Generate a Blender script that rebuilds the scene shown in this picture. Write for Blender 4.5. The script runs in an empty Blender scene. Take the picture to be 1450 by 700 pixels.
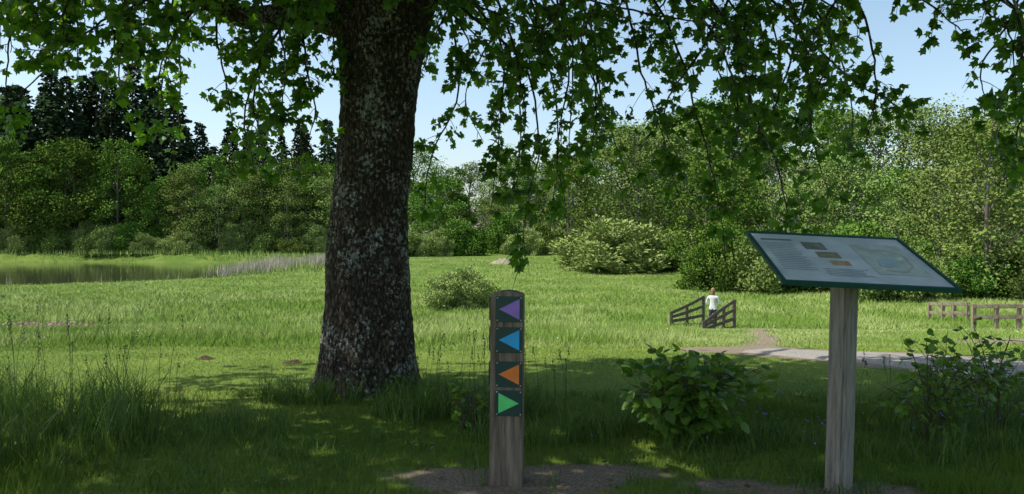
import bpy, math, random, bmesh
import numpy as np
from mathutils import Vector, Matrix
R = np.random.default_rng(7)
random.seed(7)
sc = bpy.context.scene
EYE = 1.6

# ------------------------------------------------------------------ helpers
def link(o, parent=None):
    sc.collection.objects.link(o)
    if parent: o.parent = parent
    return o
def empty(name, loc=(0,0,0)):
    e = bpy.data.objects.new(name, None); e.location = loc
    e.empty_display_size = 0.2
    return link(e)
def mesh_arr(name, V, Fc, mats=(), tint=None, smooth=False, midx=None):
    V = np.asarray(V, dtype=np.float32); Fc = np.asarray(Fc, dtype=np.int32)
    me = bpy.data.meshes.new(name)
    me.vertices.add(len(V)); me.vertices.foreach_set('co', V.ravel())
    k = Fc.shape[1]
    me.loops.add(Fc.size); me.loops.foreach_set('vertex_index', Fc.ravel())
    me.polygons.add(len(Fc))
    me.polygons.foreach_set('loop_start', np.arange(0, Fc.size, k, dtype=np.int32))
    if smooth: me.polygons.foreach_set('use_smooth', np.ones(len(Fc), dtype=bool))
    if midx is not None: me.polygons.foreach_set('material_index', np.asarray(midx, dtype=np.int32))
    me.update(calc_edges=True)
    if tint is not None:
        a = me.attributes.new('tint', 'FLOAT', 'POINT'); a.data.foreach_set('value', np.asarray(tint, dtype=np.float32))
    for m in mats: me.materials.append(m)
    return me
def obj(name, me, parent=None):
    return link(bpy.data.objects.new(name, me), parent)
def at(tx, tz, d):
    """survey point: distance d ahead of the tripod, tangent tx to the right, tz above eye level"""
    return np.array([tx*d, d, EYE+tz*d])
def vn(x, y, seed=0):
    x = np.asarray(x, float); y = np.asarray(y, float)
    xi = np.floor(x).astype(np.int64); yi = np.floor(y).astype(np.int64)
    fx = x-xi; fy = y-yi; fx = fx*fx*(3-2*fx); fy = fy*fy*(3-2*fy)
    def h(a, b):
        n = (a*374761393 + b*668265263 + seed*982451653) & 0x7fffffff
        n = ((n ^ (n >> 13))*1274126177) & 0x7fffffff
        return ((n ^ (n >> 16)) & 0xffff)/65535.0
    return (h(xi,yi)*(1-fx)+h(xi+1,yi)*fx)*(1-fy)+(h(xi,yi+1)*(1-fx)+h(xi+1,yi+1)*fx)*fy
def fbm(x, y, seed=0, o=3):
    s = 0; a = .5; t = 0
    for i in range(o):
        s = s + a*vn(np.asarray(x)*2**i, np.asarray(y)*2**i, seed+i); t += a; a *= .5
    return s/t
def sstep(a, b, x):
    t = np.clip((np.asarray(x, float)-a)/(b-a), 0, 1); return t*t*(3-2*t)
def unit(v): return v/np.maximum(np.linalg.norm(v, axis=-1, keepdims=True), 1e-9)

# ------------------------------------------------------------------ terrain
_py = np.array([-40,0,10.5,14,20,32,45,64,100,130,200,400,1000.])
_pz = np.array([0,0,0,-.32,-.95,-2.12,-2.33,-2.40,-1.8,-1.1,0,1.5,3.])
_gy = np.arange(-40, 1000, .5); _gz = np.interp(_gy, _py, _pz)
_k = np.hanning(11); _k /= _k.sum()
_gz = np.convolve(np.pad(_gz, 5, mode='edge'), _k, 'valid')
WATER = -2.45
def pond_e(x, y):
    return (np.abs((x+75)/50)**2.8+np.abs((y-94)/31)**2.8) + .10*(fbm(x/9, y/9, 5)-.5)
def ground_z(x, y):
    x = np.asarray(x, float); y = np.asarray(y, float)
    z = np.interp(y, _gy, _gz)
    z = z + .05*(fbm(x*.7, y*.7, 1)-.5) + .3*(fbm(x/7, y/7, 2)-.5)*sstep(12, 40, y)*sstep(62, 50, y)
    e = pond_e(x, y)
    return z*(1-sstep(1.1, .92, e)) + (-3.4)*sstep(1.1, .92, e)
def lane_dist(x, y, pts):
    d = np.full(np.shape(x), 1e9)
    for (ax, ay), (bx, by) in zip(pts[:-1], pts[1:]):
        vx, vy = bx-ax, by-ay
        t = np.clip(((x-ax)*vx+(y-ay)*vy)/(vx*vx+vy*vy), 0, 1)
        d = np.minimum(d, np.hypot(x-ax-t*vx, y-ay-t*vy))
    return d
PATH = [(9.8,7.4),(7.5,8.75),(6.0,9.9),(4.9,10.9),(3.7,12.3)]
LANE = [(3.7,12.3),(4.6,14.5),(6.4,20),(8.9,29)]
LANE2 = [(9.6,30.5),(13,31.5),(18,31),(26,28)]
def dirt(x, y):
    n = fbm(x*2.3, y*2.3, 11); n2 = fbm(x*9, y*9, 15)
    m = np.zeros(np.shape(x))
    for cx, cy, rx, ry, s in [(.0,5.15,.62,.3,1.3),(.55,5.35,.55,.2,1.1),(-.5,5.3,.5,.2,.8),(2.0,4.95,.5,.25,1.1),(1.45,5.1,.45,.2,.75),
                           (2.4,4.6,.5,.25,.8),(.9,4.6,.5,.15,.45),(12.0,16.5,2.6,1.8,1.2),(9.5,15.5,1.2,.6,1.0)]:
        e = ((x-cx)/rx)**2+((y-cy)/ry)**2
        m = np.maximum(m, s*np.exp(-e*.9))
    m = m*(.55+.9*n)*(.7+.6*n2)
    m = np.maximum(m, 1.1*sstep(1.25, .8, lane_dist(x, y, PATH)+.5*(n-.5)))
    m = np.maximum(m, .6*sstep(1.2, .2, lane_dist(x, y, LANE)+.9*(n2-.3)))
    m = np.maximum(m, .72*sstep(1.7, .5, lane_dist(x, y, LANE2)+.9*(n-.5)))
    return np.clip(m, 0, 1)

def axis(lo, fine_lo, fine_hi, hi, st, g=1.12):
    a = list(np.arange(fine_lo, fine_hi, st)); s = st
    while a[-1] < hi: s *= g; a.append(a[-1]+s)
    b = [fine_lo]; s = st
    while b[-1] > lo: s *= g; b.append(b[-1]-s)
    return np.array(sorted(set(b[1:]+a)))
gx = axis(-700, -9, 11, 700, .14, 1.07); gy = axis(-60, 2.5, 15, 950, .12, 1.045)
X, Y = np.meshgrid(gx, gy); Z = ground_z(X, Y)
V = np.stack([X, Y, Z], -1).reshape(-1, 3)
nx, ny = len(gx), len(gy)
ii = (np.arange(ny-1)[:,None]*nx+np.arange(nx-1)[None,:]).ravel()
Fc = np.stack([ii, ii+1, ii+nx+1, ii+nx], -1)

# ------------------------------------------------------------------ materials
def nodes(name):
    m = bpy.data.materials.new(name); m.use_nodes = True
    nt = m.node_tree; return m, nt, nt.nodes['Principled BSDF'], nt.nodes['Material Output']
def N(nt, t, **kw):
    n = nt.nodes.new(t)
    for k, v in kw.items():
        if k.startswith('i_'):
            key = k[2:]; key = int(key) if key.isdigit() else key.replace('_', ' ')
            n.inputs[key].default_value = v
        else: setattr(n, k, v)
    return n
def ramp(nt, fac, stops):
    r = nt.nodes.new('ShaderNodeValToRGB'); el = r.color_ramp.elements
    while len(el) < len(stops): el.new(.5)
    for e, (p, c) in zip(el, stops):
        e.position = p; e.color = (*c, 1) if len(c) == 3 else c
    nt.links.new(fac, r.inputs[0]); return r
def c4(c): return (*c, 1)
def mixc(nt, fac, a, b):
    m = nt.nodes.new('ShaderNodeMix'); m.data_type = 'RGBA'
    for s, v in ((m.inputs[0], fac), (m.inputs[6], a), (m.inputs[7], b)):
        if isinstance(v, bpy.types.NodeSocket): nt.links.new(v, s)
        else: s.default_value = v if isinstance(v, (int, float)) else c4(v)
    return m.outputs[2]
def leaf_mat(name, a, b, trans=.35, rough=.5, rnd=.35, tboost=1.5, spec=.3, up=0.):
    m, nt, p, out = nodes(name)
    at_ = N(nt, 'ShaderNodeAttribute', attribute_name='tint')
    col = mixc(nt, at_.outputs['Fac'], a, b)
    if rnd:
        oi = N(nt, 'ShaderNodeObjectInfo'); hsv = N(nt, 'ShaderNodeHueSaturation')
        mr = N(nt, 'ShaderNodeMapRange', i_3=1-rnd, i_4=1+rnd); nt.links.new(oi.outputs['Random'], mr.inputs[0])
        nt.links.new(mr.outputs[0], hsv.inputs['Value']); nt.links.new(col, hsv.inputs['Color'])
        mr2 = N(nt, 'ShaderNodeMapRange', i_3=.5-.05*rnd, i_4=.5+.07*rnd)
        nt.links.new(oi.outputs['Random'], mr2.inputs[0]); nt.links.new(mr2.outputs[0], hsv.inputs['Hue'])
        col = hsv.outputs[0]
    if up:
        ge = N(nt, 'ShaderNodeNewGeometry'); va = N(nt, 'ShaderNodeVectorMath', operation='ADD'); va.inputs[1].default_value = (0,0,up)
        nz_ = N(nt, 'ShaderNodeVectorMath', operation='NORMALIZE'); nt.links.new(ge.outputs['Normal'], va.inputs[0]); nt.links.new(va.outputs[0], nz_.inputs[0])
    if trans == 0:                       # cheap matte foliage for far masses
        d = N(nt, 'ShaderNodeBsdfDiffuse'); nt.links.new(col, d.inputs['Color'])
        if up: nt.links.new(nz_.outputs[0], d.inputs['Normal'])
        nt.links.new(d.outputs[0], out.inputs[0]); nt.nodes.remove(p); return m
    nt.links.new(col, p.inputs['Base Color'])
    p.inputs['Roughness'].default_value = rough; p.inputs['Specular IOR Level'].default_value = spec
    tr = N(nt, 'ShaderNodeBsdfTranslucent')
    tc = N(nt, 'ShaderNodeHueSaturation', i_Value=tboost, i_Hue=.488, i_Saturation=1.08); nt.links.new(col, tc.inputs['Color'])
    nt.links.new(tc.outputs[0], tr.inputs['Color'])
    if up: nt.links.new(nz_.outputs[0], p.inputs['Normal'])
    mx = N(nt, 'ShaderNodeMixShader', i_0=trans)
    nt.links.new(p.outputs[0], mx.inputs[1]); nt.links.new(tr.outputs[0], mx.inputs[2]); nt.links.new(mx.outputs[0], out.inputs[0])
    return m
def simple(name, a, b, scale=8, rough=.7, stretch=(1,1,1), bump=.2, spec=.3, detail=6):
    m, nt, p, out = nodes(name)
    tc = N(nt, 'ShaderNodeTexCoord'); mp = N(nt, 'ShaderNodeMapping'); mp.inputs['Scale'].default_value = stretch
    nz = N(nt, 'ShaderNodeTexNoise', i_Scale=scale, i_Detail=detail, i_Roughness=.65)
    nt.links.new(tc.outputs['Object'], mp.inputs[0]); nt.links.new(mp.outputs[0], nz.inputs['Vector'])
    r = ramp(nt, nz.outputs[0], [(.35, a), (.65, b)])
    nt.links.new(r.outputs[0], p.inputs['Base Color']); p.inputs['Roughness'].default_value = rough
    p.inputs['Specular IOR Level'].default_value = spec
    if bump:
        bp = N(nt, 'ShaderNodeBump', i_Strength=bump, i_Distance=.02); nt.links.new(nz.outputs[0], bp.inputs['Height']); nt.links.new(bp.outputs[0], p.inputs['Normal'])
    return m

# ground
gm, nt, p, out = nodes('ground_grass_soil')
tc = N(nt, 'ShaderNodeTexCoord')
n1 = N(nt, 'ShaderNodeTexNoise', i_Scale=.35, i_Detail=8, i_Roughness=.6); n2 = N(nt, 'ShaderNodeTexNoise', i_Scale=14, i_Detail=6, i_Roughness=.7)
n3 = N(nt, 'ShaderNodeTexNoise', i_Scale=60, i_Detail=4)
for n in (n1, n2, n3): nt.links.new(tc.outputs['Object'], n.inputs['Vector'])
g = ramp(nt, n1.outputs[0], [(.35, (.11,.19,.03)), (.65, (.20,.28,.055))])
g2 = ramp(nt, n2.outputs[0], [(.3, (.5,.5,.5)), (.7, (1.1,1.1,1.1))])
mm = nt.nodes.new('ShaderNodeMix'); mm.data_type='RGBA'; mm.blend_type='MULTIPLY'; mm.inputs[0].default_value=1
nt.links.new(g.outputs[0], mm.inputs[6]); nt.links.new(g2.outputs[0], mm.inputs[7])
d1 = ramp(nt, n3.outputs[0], [(.3, (.13,.095,.065)), (.7, (.34,.275,.20))])
ta = N(nt, 'ShaderNodeAttribute', attribute_name='tint')
tr_ = ramp(nt, ta.outputs['Fac'], [(.3,(0,0,0)),(.55,(1,1,1))])
cc = mixc(nt, tr_.outputs[0], mm.outputs[2], d1.outputs[0])
nt.links.new(cc, p.inputs['Base Color']); p.inputs['Roughness'].default_value=.95; p.inputs['Specular IOR Level'].default_value=.1
bp = N(nt, 'ShaderNodeBump', i_Strength=.6, i_Distance=.03); nt.links.new(n2.outputs[0], bp.inputs['Height']); nt.links.new(bp.outputs[0], p.inputs['Normal'])
obj('ground', mesh_arr('ground', V, Fc, [gm], tint=dirt(X, Y).ravel(), smooth=True))

# gravel path
def ribbon(name, pts, w, mat, lift=.03):
    pts = np.array(pts, float); t = np.linspace(0, len(pts)-1, 60)
    cx = np.interp(t, np.arange(len(pts)), pts[:,0]); cy = np.interp(t, np.arange(len(pts)), pts[:,1])
    k = np.ones(9)/9
    cx = np.convolve(np.pad(cx,4,mode='edge'),k,'valid'); cy = np.convolve(np.pad(cy,4,mode='edge'),k,'valid')
    tx, ty = np.gradient(cx), np.gradient(cy); l = np.hypot(tx, ty); nxx, nyy = -ty/l, tx/l
    M = 12; s = np.linspace(-.5, .5, M)
    ww = w*(1+.2*(vn(t*1.7, t*0, 3)-.5))*np.interp(t,[0,2,3,4],[1,1,.85,.5])
    XX = cx[:,None]+nxx[:,None]*s[None]*ww[:,None]; YY = cy[:,None]+nyy[:,None]*s[None]*ww[:,None]
    crown = lift*(1-(2*np.abs(s))**6)-.0
    ZZ = ground_z(XX, YY)+crown[None]
    i = (np.arange(59)[:,None]*M+np.arange(M-1)[None]).ravel()
    return obj(name, mesh_arr(name, np.stack([XX,YY,ZZ],-1).reshape(-1,3), np.stack([i,i+1,i+M+1,i+M],-1), [mat], smooth=True))
gravel = simple('gravel', (.21,.195,.165), (.42,.39,.34), scale=70, rough=.95, bump=.5, spec=.1)
ribbon('gravel_path', PATH, 1.8, gravel)

# water
wm, nt, p, out = nodes('pond_water')
p.inputs['Base Color'].default_value=(.05,.052,.026,1); p.inputs['Roughness'].default_value=.05; p.inputs['IOR'].default_value=1.33
tc = N(nt,'ShaderNodeTexCoord'); mp = N(nt,'ShaderNodeMapping'); mp.inputs['Scale'].default_value=(.5,1.6,1)
nz = N(nt,'ShaderNodeTexNoise', i_Scale=.8, i_Detail=4); bp = N(nt,'ShaderNodeBump', i_Strength=.22, i_Distance=.05)
nt.links.new(tc.outputs['Object'],mp.inputs[0]); nt.links.new(mp.outputs[0],nz.inputs['Vector']); nt.links.new(nz.outputs[0],bp.inputs['Height']); nt.links.new(bp.outputs[0],p.inputs['Normal'])
th = np.linspace(0, 2*math.pi, 65)[:-1]
def sup(v): return np.sign(v)*np.abs(v)**(2/2.8)
wv = np.stack([-75+54*sup(np.cos(th)), 94+33.3*sup(np.sin(th)), np.full(64, WATER)], -1)
me = bpy.data.meshes.new('pond_water'); me.from_pydata([tuple(v) for v in wv], [], [tuple(range(64))]); me.materials.append(wm)
obj('pond_water', me)

# ------------------------------------------------------------------ scatter of shaped facets
def scatter(T, TF, pos, fwd, nrm, size, tint):
    """T template verts (m,3): x=forward, y=side, z=normal"""
    f = unit(fwd); s = unit(np.cross(nrm, f)); n = np.cross(f, s)
    size = np.asarray(size)
    if size.ndim == 1: size = size[:,None].repeat(3, 1)
    V = pos[:,None,:] + (T[None,:,0:1]*size[:,None,0:1])*f[:,None,:] + (T[None,:,1:2]*size[:,None,1:2])*s[:,None,:] + (T[None,:,2:3]*size[:,None,2:3])*n[:,None,:]
    m = len(T); F_ = TF[None]+ (np.arange(len(pos))*m)[:,None,None]
    return V.reshape(-1,3), F_.reshape(-1, TF.shape[1]), np.repeat(tint, m)
class Acc:
    def __init__(s): s.V=[]; s.F=[]; s.T=[]; s.n=0
    def add(s, V, F_, T=None):
        s.V.append(V); s.F.append(F_+s.n); s.T.append(np.zeros(len(V)) if T is None else T); s.n += len(V)
    def mesh(s, name, mats, smooth=False): return mesh_arr(name, np.concatenate(s.V), np.concatenate(s.F), mats, np.concatenate(s.T), smooth)
def rdir(n, up=0.):
    v = R.normal(size=(n,3)); v = unit(v); v[:,2] += up; return unit(v)
# maple leaf
ang = np.radians([0,22,48,74,108,158,-158,-108,-74,-48,-22]); rad = np.array([1,.6,.92,.56,.7,.36,.36,.7,.56,.92,.6])
MAP = np.zeros((12,3)); MAP[1:,0]=.36+.64*np.cos(ang)*rad; MAP[1:,1]=.62*np.sin(ang)*rad; MAP[1:,2]=-.22*rad**2*np.abs(np.sin(ang))-.1*rad*(np.cos(ang)>0)
MAP[0]=(.3,0,.03)
MAPF = np.array([[0,i,i%11+1] for i in range(1,12)])
LOW = np.array([[0,0,0],[.45,.5,-.1],[1,0,-.1],[.45,-.5,-.1],[.8,.3,-.08],[.8,-.3,-.08]]); LOWF=np.array([[0,2,4],[0,4,1],[0,5,2],[0,3,5]])
OV = np.array([[0,0,0],[.2,.28,-.03],[.5,.38,-.06],[.8,.22,-.08],[1,0,-.14],[.8,-.22,-.08],[.5,-.38,-.06],[.2,-.28,-.03],[.5,0,.04]]); OVF=np.array([[8,i,(i+1)%8] for i in range(8)])
RH = np.array([[0,0,0],[.5,.42,.08],[1,0,-.1],[.5,-.42,.08]]); RHF = np.array([[0,2,1],[0,3,2]])

def tube(P, rad, sides=6):
    P = np.asarray(P, float); rad = np.asarray(rad, float); n = len(P)
    T = unit(np.gradient(P, axis=0)); ref = np.array([.3,.2,1.]) if abs(T[0,2]) < .9 else np.array([1.,.1,0])
    s = unit(np.cross(T, ref)); b = np.cross(T, s)
    a = np.linspace(0, 2*math.pi, sides+1)[:-1]
    V = P[:,None]+rad[:,None,None]*(np.cos(a)[None,:,None]*s[:,None]+np.sin(a)[None,:,None]*b[:,None])
    i = np.arange(n-1)[:,None]*sides; j = np.arange(sides)[None]; j2=(j+1)%sides
    q = np.stack([i+j, i+j2, i+sides+j2, i+sides+j], -1).reshape(-1,4)
    return V.reshape(-1,3), q
def curve(pts, n):
    pts = np.asarray(pts, float); m=len(pts)
    if m == 2: t=np.linspace(0,1,n)[:,None]; return pts[0]*(1-t)+pts[1]*t
    P = np.vstack([2*pts[0]-pts[1], pts, 2*pts[-1]-pts[-2]])
    out=[]
    for u in np.linspace(0, m-1-1e-6, n):
        k=int(u); t=u-k; a,b,c,d=P[k],P[k+1],P[k+2],P[k+3]
        out.append(.5*((2*b)+(c-a)*t+(2*a-5*b+4*c-d)*t*t+(3*b-a-3*c+d)*t**3))
    return np.array(out)

# ------------------------------------------------------------------ sun direction
AZ = math.radians(-94); EL = math.radians(56)
SUN = np.array([math.sin(AZ)*math.cos(EL), math.cos(AZ)*math.cos(EL), math.sin(EL)])
def shadow_xy(P): return P[...,:2]-SUN[:2]/SUN[2]*P[...,2:3]

# ------------------------------------------------------------------ bark
bk, nt, p, out = nodes('maple_bark')
tc = N(nt,'ShaderNodeTexCoord'); mp = N(nt,'ShaderNodeMapping'); mp.inputs['Scale'].default_value=(1,1,.42)
nt.links.new(tc.outputs['Object'],mp.inputs[0])
nz = N(nt,'ShaderNodeTexNoise', i_Scale=22, i_Detail=9, i_Roughness=.75); nt.links.new(mp.outputs[0],nz.inputs['Vector'])
vo = N(nt,'ShaderNodeTexVoronoi', i_Scale=26); vo.feature='DISTANCE_TO_EDGE'
dm_ = N(nt,'ShaderNodeVectorMath', operation='MULTIPLY_ADD'); dm_.inputs[1].default_value=(.06,.06,.06); nt.links.new(nz.outputs['Color'],dm_.inputs[0]); nt.links.new(mp.outputs[0],dm_.inputs[2])
nt.links.new(dm_.outputs[0],vo.inputs['Vector'])
base = ramp(nt, nz.outputs[0], [(.3,(.040,.031,.022)),(.55,(.125,.098,.068)),(.75,(.25,.21,.155))])
cr = ramp(nt, vo.outputs['Distance'], [(.0,(.28,.28,.28)),(.14,(1,1,1))])
mu = nt.nodes.new('ShaderNodeMix'); mu.data_type='RGBA'; mu.blend_type='MULTIPLY'; mu.inputs[0].default_value=.9
nt.links.new(base.outputs[0],mu.inputs[6]); nt.links.new(cr.outputs[0],mu.inputs[7])
l1 = N(nt,'ShaderNodeTexNoise', i_Scale=2.6, i_Detail=3); l2 = N(nt,'ShaderNodeTexNoise', i_Scale=26, i_Detail=6, i_Roughness=.65)
for n in (l1,l2): nt.links.new(tc.outputs['Object'],n.inputs['Vector'])
ad = N(nt,'ShaderNodeMath', operation='MULTIPLY_ADD', i_1=.6); nt.links.new(l1.outputs[0],ad.inputs[0]); nt.links.new(l2.outputs[0],ad.inputs[2])
lr = ramp(nt, ad.outputs[0], [(.86,(0,0,0)),(.91,(.9,.9,.9))])
fin = mixc(nt, lr.outputs[0], mu.outputs[2], (.44,.46,.41))
nt.links.new(fin,p.inputs['Base Color']); p.inputs['Roughness'].default_value=.9; p.inputs['Specular IOR Level'].default_value=.2
ma = N(nt,'ShaderNodeMath', operation='ADD'); cl = ramp(nt, vo.outputs['Distance'], [(0,(0,0,0)),(.2,(1,1,1))])
nt.links.new(nz.outputs[0],ma.inputs[0]); nt.links.new(cl.outputs[0],ma.inputs[1])
bp = N(nt,'ShaderNodeBump', i_Strength=1.0, i_Distance=.025); nt.links.new(ma.outputs[0],bp.inputs['Height']); nt.links.new(bp.outputs[0],p.inputs['Normal'])

# ------------------------------------------------------------------ MAPLE TREE
maple = empty('maple_tree', (0,0,0))
TY = 8.4
tz = np.array([-.25,0,.12,.37,.75,1.12,1.49,1.86,2.23,2.6,2.98,3.35,3.72,4.1,4.6])
tcx = np.array([-1.55,-1.545,-1.54,-1.535,-1.53,-1.525,-1.52,-1.50,-1.455,-1.415,-1.39,-1.37,-1.345,-1.32,-1.3])
trr = np.array([.68,.58,.52,.47,.445,.43,.42,.395,.39,.385,.392,.42,.48,.56,.62])
zz = np.linspace(-.25, 4.6, 330); NS=200
aa = np.linspace(0, 2*math.pi, NS+1)[:-1]
ccx = np.interp(zz, tz, tcx); rr = np.interp(zz, tz, trr)
k=np.hanning(25); k/=k.sum(); ccx=np.convolve(np.pad(ccx,12,mode='edge'),k,'valid'); rr=np.convolve(np.pad(rr,12,mode='edge'),k,'valid')
A, ZZ = np.meshgrid(aa, zz)
def cyl_noise(A, Z, fa, fz, seed):
    a = fbm(np.cos(A)*fa+50, np.sin(A)*fa+Z*fz, seed); b = fbm(np.sin(A)*fa+9, np.cos(A)*fa*.7+Z*fz+20, seed+7)
    return (a+b)/2-.5
butt = .10*np.exp(-np.clip(ZZ,0,9)/.22)*np.cos(A*5+1.0)+.03*np.cos(A*3+ZZ*.8)
rg = rr[:,None]*(1+butt+.12*cyl_noise(A,ZZ,2,1.6,3)) + .05*cyl_noise(A,ZZ,14,6,4)+.035*cyl_noise(A,ZZ,30,13,6)
VX = ccx[:,None]+rg*np.cos(A); VY = TY+rg*np.sin(A)
i = (np.arange(len(zz)-1)[:,None]*NS); j=np.arange(NS)[None]; j2=(j+1)%NS
q = np.stack([i+j,i+j2,i+NS+j2,i+NS+j],-1).reshape(-1,4)
V = np.stack([VX,VY,ZZ],-1).reshape(-1,3)
obj('trunk', mesh_arr('trunk', V, q, [bk], smooth=True), maple)
LIMBS = [
 ([(-1.55,8.4,3.75),(-2.1,8.3,3.93),(-2.7,8.2,3.96),(-3.6,8.0,4.4),(-5.2,7.6,5.0),(-7.6,7.2,5.8)], .17, .04),
 ([(-1.6,8.4,4.2),(-2.0,8.5,5.5),(-2.6,8.4,7.5),(-3.2,8.2,10)], .36,.08),
 ([(-1.1,8.4,4.2),(-.6,8.3,5.4),(0.2,8.0,7),(1.0,7.6,10)], .36,.08),
 ([(-1.0,8.4,4.3),(-.2,8.8,5.0),(1.2,9.2,5.3),(3.0,9.4,5.6),(5.5,9.2,6.0)], .17,.04),
 ([(-.7,8.2,4.9),(.6,7.6,5.2),(2.4,7.0,5.3),(4.6,6.6,5.4),(7.2,6.6,5.4)], .16,.04),
 ([(-1.2,8.2,4.6),(-.8,7.0,5.2),(-.2,5.2,5.5),(.6,3.0,5.6)], .15,.04),
 ([(-1.6,8.2,4.5),(-2.4,6.9,5.0),(-3.6,5.5,5.3),(-5,4.2,5.4)], .15,.04),
 ([(-1.3,8.6,4.6),(-1.0,9.8,5.3),(-.4,11.2,5.9),(.5,12.8,6.4)], .15,.04),
 ([(-1.6,8.6,4.5),(-2.4,9.2,5.2),(-3.8,9.6,5.8),(-5.4,9.8,6.4)], .14,.04),
 ([(-.6,8.2,5.2),(1.0,6.4,5.6),(3.0,4.8,5.7),(5.2,3.6,5.6)], .14,.04),
 ([(-.4,8.2,5.6),(2,8.4,6.4),(5,8.2,6.8),(8.5,7.8,6.6)], .14,.04),
]
br = Acc(); LS=[]
for pts, r0, r1 in LIMBS:
    C = curve(pts, 40); C[3:] += .05*R.normal(size=(37,3)).cumsum(0)*.25
    v,f = tube(C, np.linspace(r0,r1,40), 10); br.add(v,f); LS.append(C[8:])
LS = np.vstack(LS)
leafP=[]; leafD=[]; 
def lit_limit(x): return np.interp(x, [-20,-4,-1.2,0,.7,3,9], [7.7,7.9,8.2,9.2,10.6,10.9,10.6])
_skx = (np.array([-200,0,60,130,200,240,330,420,480,560,600,640,700,760,800,850,900,950,1000,1030,1060,1135,1180,1250,1300,1330,1350,1380,1400,1450,1650])-725)/1128
_skz = (335-np.array([190,190,170,165,235,265,285,255,190,150,330,235,320,395,300,235,285,280,310,395,300,370,300,250,200,95,70,110,230,275,280]))/1128
HANG = [
 [(330,0,8),(230,30,7.7),(130,60,7.4),(60,120,7.2),(15,170,7.1)], [(300,-40,8),(305,60,7.8),(320,140,7.6),(340,250,7.5)],
 [(200,-50,7.8),(160,60,7.4),(140,150,7.2)], [(430,-30,8),(435,80,7.8),(445,160,7.6),(415,240,7.5)],
 [(60,-50,7.5),(20,60,7),(8,180,6.8)], [(260,-50,8.2),(240,90,8),(215,235,7.8)], [(120,-60,6.8),(90,30,6.6),(70,110,6.5)],
 [(370,-50,7.4),(385,40,7.2),(370,150,7.1),(390,220,7)], [(250,-60,6.6),(180,20,6.5),(110,70,6.4),(40,80,6.3)],
 [(610,-30,8.2),(680,40,8),(740,90,7.8),(762,200,7.6),(748,300,7.4),(745,385,7.2)], [(650,-50,8.6),(705,60,8.4),(700,180,8.2),(690,300,8)],
 [(625,-40,8.9),(650,120,8.9),(610,230,8.8),(597,320,8.8)], [(800,-60,9),(840,60,8.7),(860,160,8.5),(905,275,8.3)],
 [(1000,-30,7.2),(1050,60,7),(1075,150,6.8),(1110,240,6.7),(1135,350,6.6)], [(900,-50,8.4),(950,50,8),(985,150,7.7),(1012,250,7.5),(1033,385,7.3)],
 [(1050,-60,8),(1130,50,7.8),(1200,120,7.6),(1270,160,7.5),(1310,195,7.4)], [(1110,-50,7.4),(1180,60,7.2),(1150,170,7),(1180,290,6.9)],
 [(1420,-50,6.8),(1440,80,6.6),(1405,180,6.5),(1425,270,6.4)], [(1250,-60,7),(1320,20,6.8),(1380,60,6.7)], [(780,-50,8.8),(805,80,8.6),(790,200,8.4),(800,290,8.2)],
 [(700,-60,8.2),(860,10,7.9),(1000,40,7.7),(1100,90,7.5)], [(1190,-60,7.6),(1230,60,7.4),(1240,150,7.3),(1222,240,7.2)],
 [(560,-40,7.0),(640,-5,6.9),(720,40,6.8),(790,50,6.7)], [(1460,-50,7),(1475,100,6.9),(1450,200,6.8),(1460,260,6.7)],[(950,-60,8.8),(1030,100,8.6),(1060,220,8.5)],
 [(870,-60,8),(900,80,7.8),(930,170,7.7),(960,270,7.6)], [(660,-60,7.6),(620,40,7.4),(590,110,7.3)],[(1060,-60,8.4),(1100,80,8.3),(1090,170,8.2)],
 [(1390,-60,6.9),(1400,20,6.8),(1440,60,6.7),(1450,150,6.6)],
]
H3=[]
for h in HANG: H3.append(np.array([at((px-725)/1128,(335-py)/1128,d) for px,py,d in h]))
for kk in range(98):
    tx = R.uniform(-.78,.80); d = R.uniform(6.4,10.6) if tx>-.2 else R.uniform(5.6,9.2)
    if -.235 < tx < -.1 and d < 8.4: d += 2.2
    if .47 < tx < .60 and R.random()<.85: continue
    low = np.interp(tx,_skx,_skz); top = .33
    ln = R.uniform(.15,.95)
    end = top-(top-low)*ln
    bow = R.normal(0,.035)
    m = [at(tx-bow-.03*np.sign(tx+.17), top+.02, d), at(tx, top-(top-end)*.35, d-.1), at(tx+bow*.6, top-(top-end)*.7, d-.2), at(tx+bow*.3, end, d-.25)]
    H3.append(np.array(m))
for h in H3:
    a = h[0]; dd = np.linalg.norm(LS-a-np.array([0,0,.7]),axis=1); s = LS[np.argmin(dd)]
    mid = (a+s)/2+np.array([0,0,.25])
    pts = [s, mid, *h]
    C = curve(pts, 46); L = np.linalg.norm(np.diff(C,axis=0),axis=1).sum()
    C[4:] += .012*R.normal(size=(42,3)).cumsum(0)*.5
    v,f = tube(C, np.linspace(.022,.0035,46), 5); br.add(v,f)
    st = int(46*.22); ntw = int(L*.8/.09)
    for t in range(ntw):
        u = R.uniform(st,45); k0=int(u); base_=C[k0]; tang=unit(C[min(k0+1,45)]-C[k0-1])
        dr = rdir(1)[0]; dr = dr-tang*np.dot(dr,tang); dr=unit(dr)*.9+tang*.6+np.array([0,0,-.25]); dr=unit(dr)
        tl = R.uniform(.12,.48)*(1-.4*k0/46)
        P2 = np.array([base_, base_+dr*tl*.5+np.array([0,0,.01]), base_+dr*tl+np.array([0,0,-.12*tl])])
        v,f = tube(curve(P2,4), np.linspace(.004,.0018,4), 4); br.add(v,f)
        nl = R.integers(5,10)
        for q_ in range(nl):
            s_ = R.uniform(.3,1.05); lp = base_+dr*tl*s_
            leafP.append(lp+R.normal(0,.02,3)); leafD.append(unit(dr*.5+rdir(1)[0]*.9+np.array([0,0,-.25])))
leafP=np.array(leafP); leafD=np.array(leafD)
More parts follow.
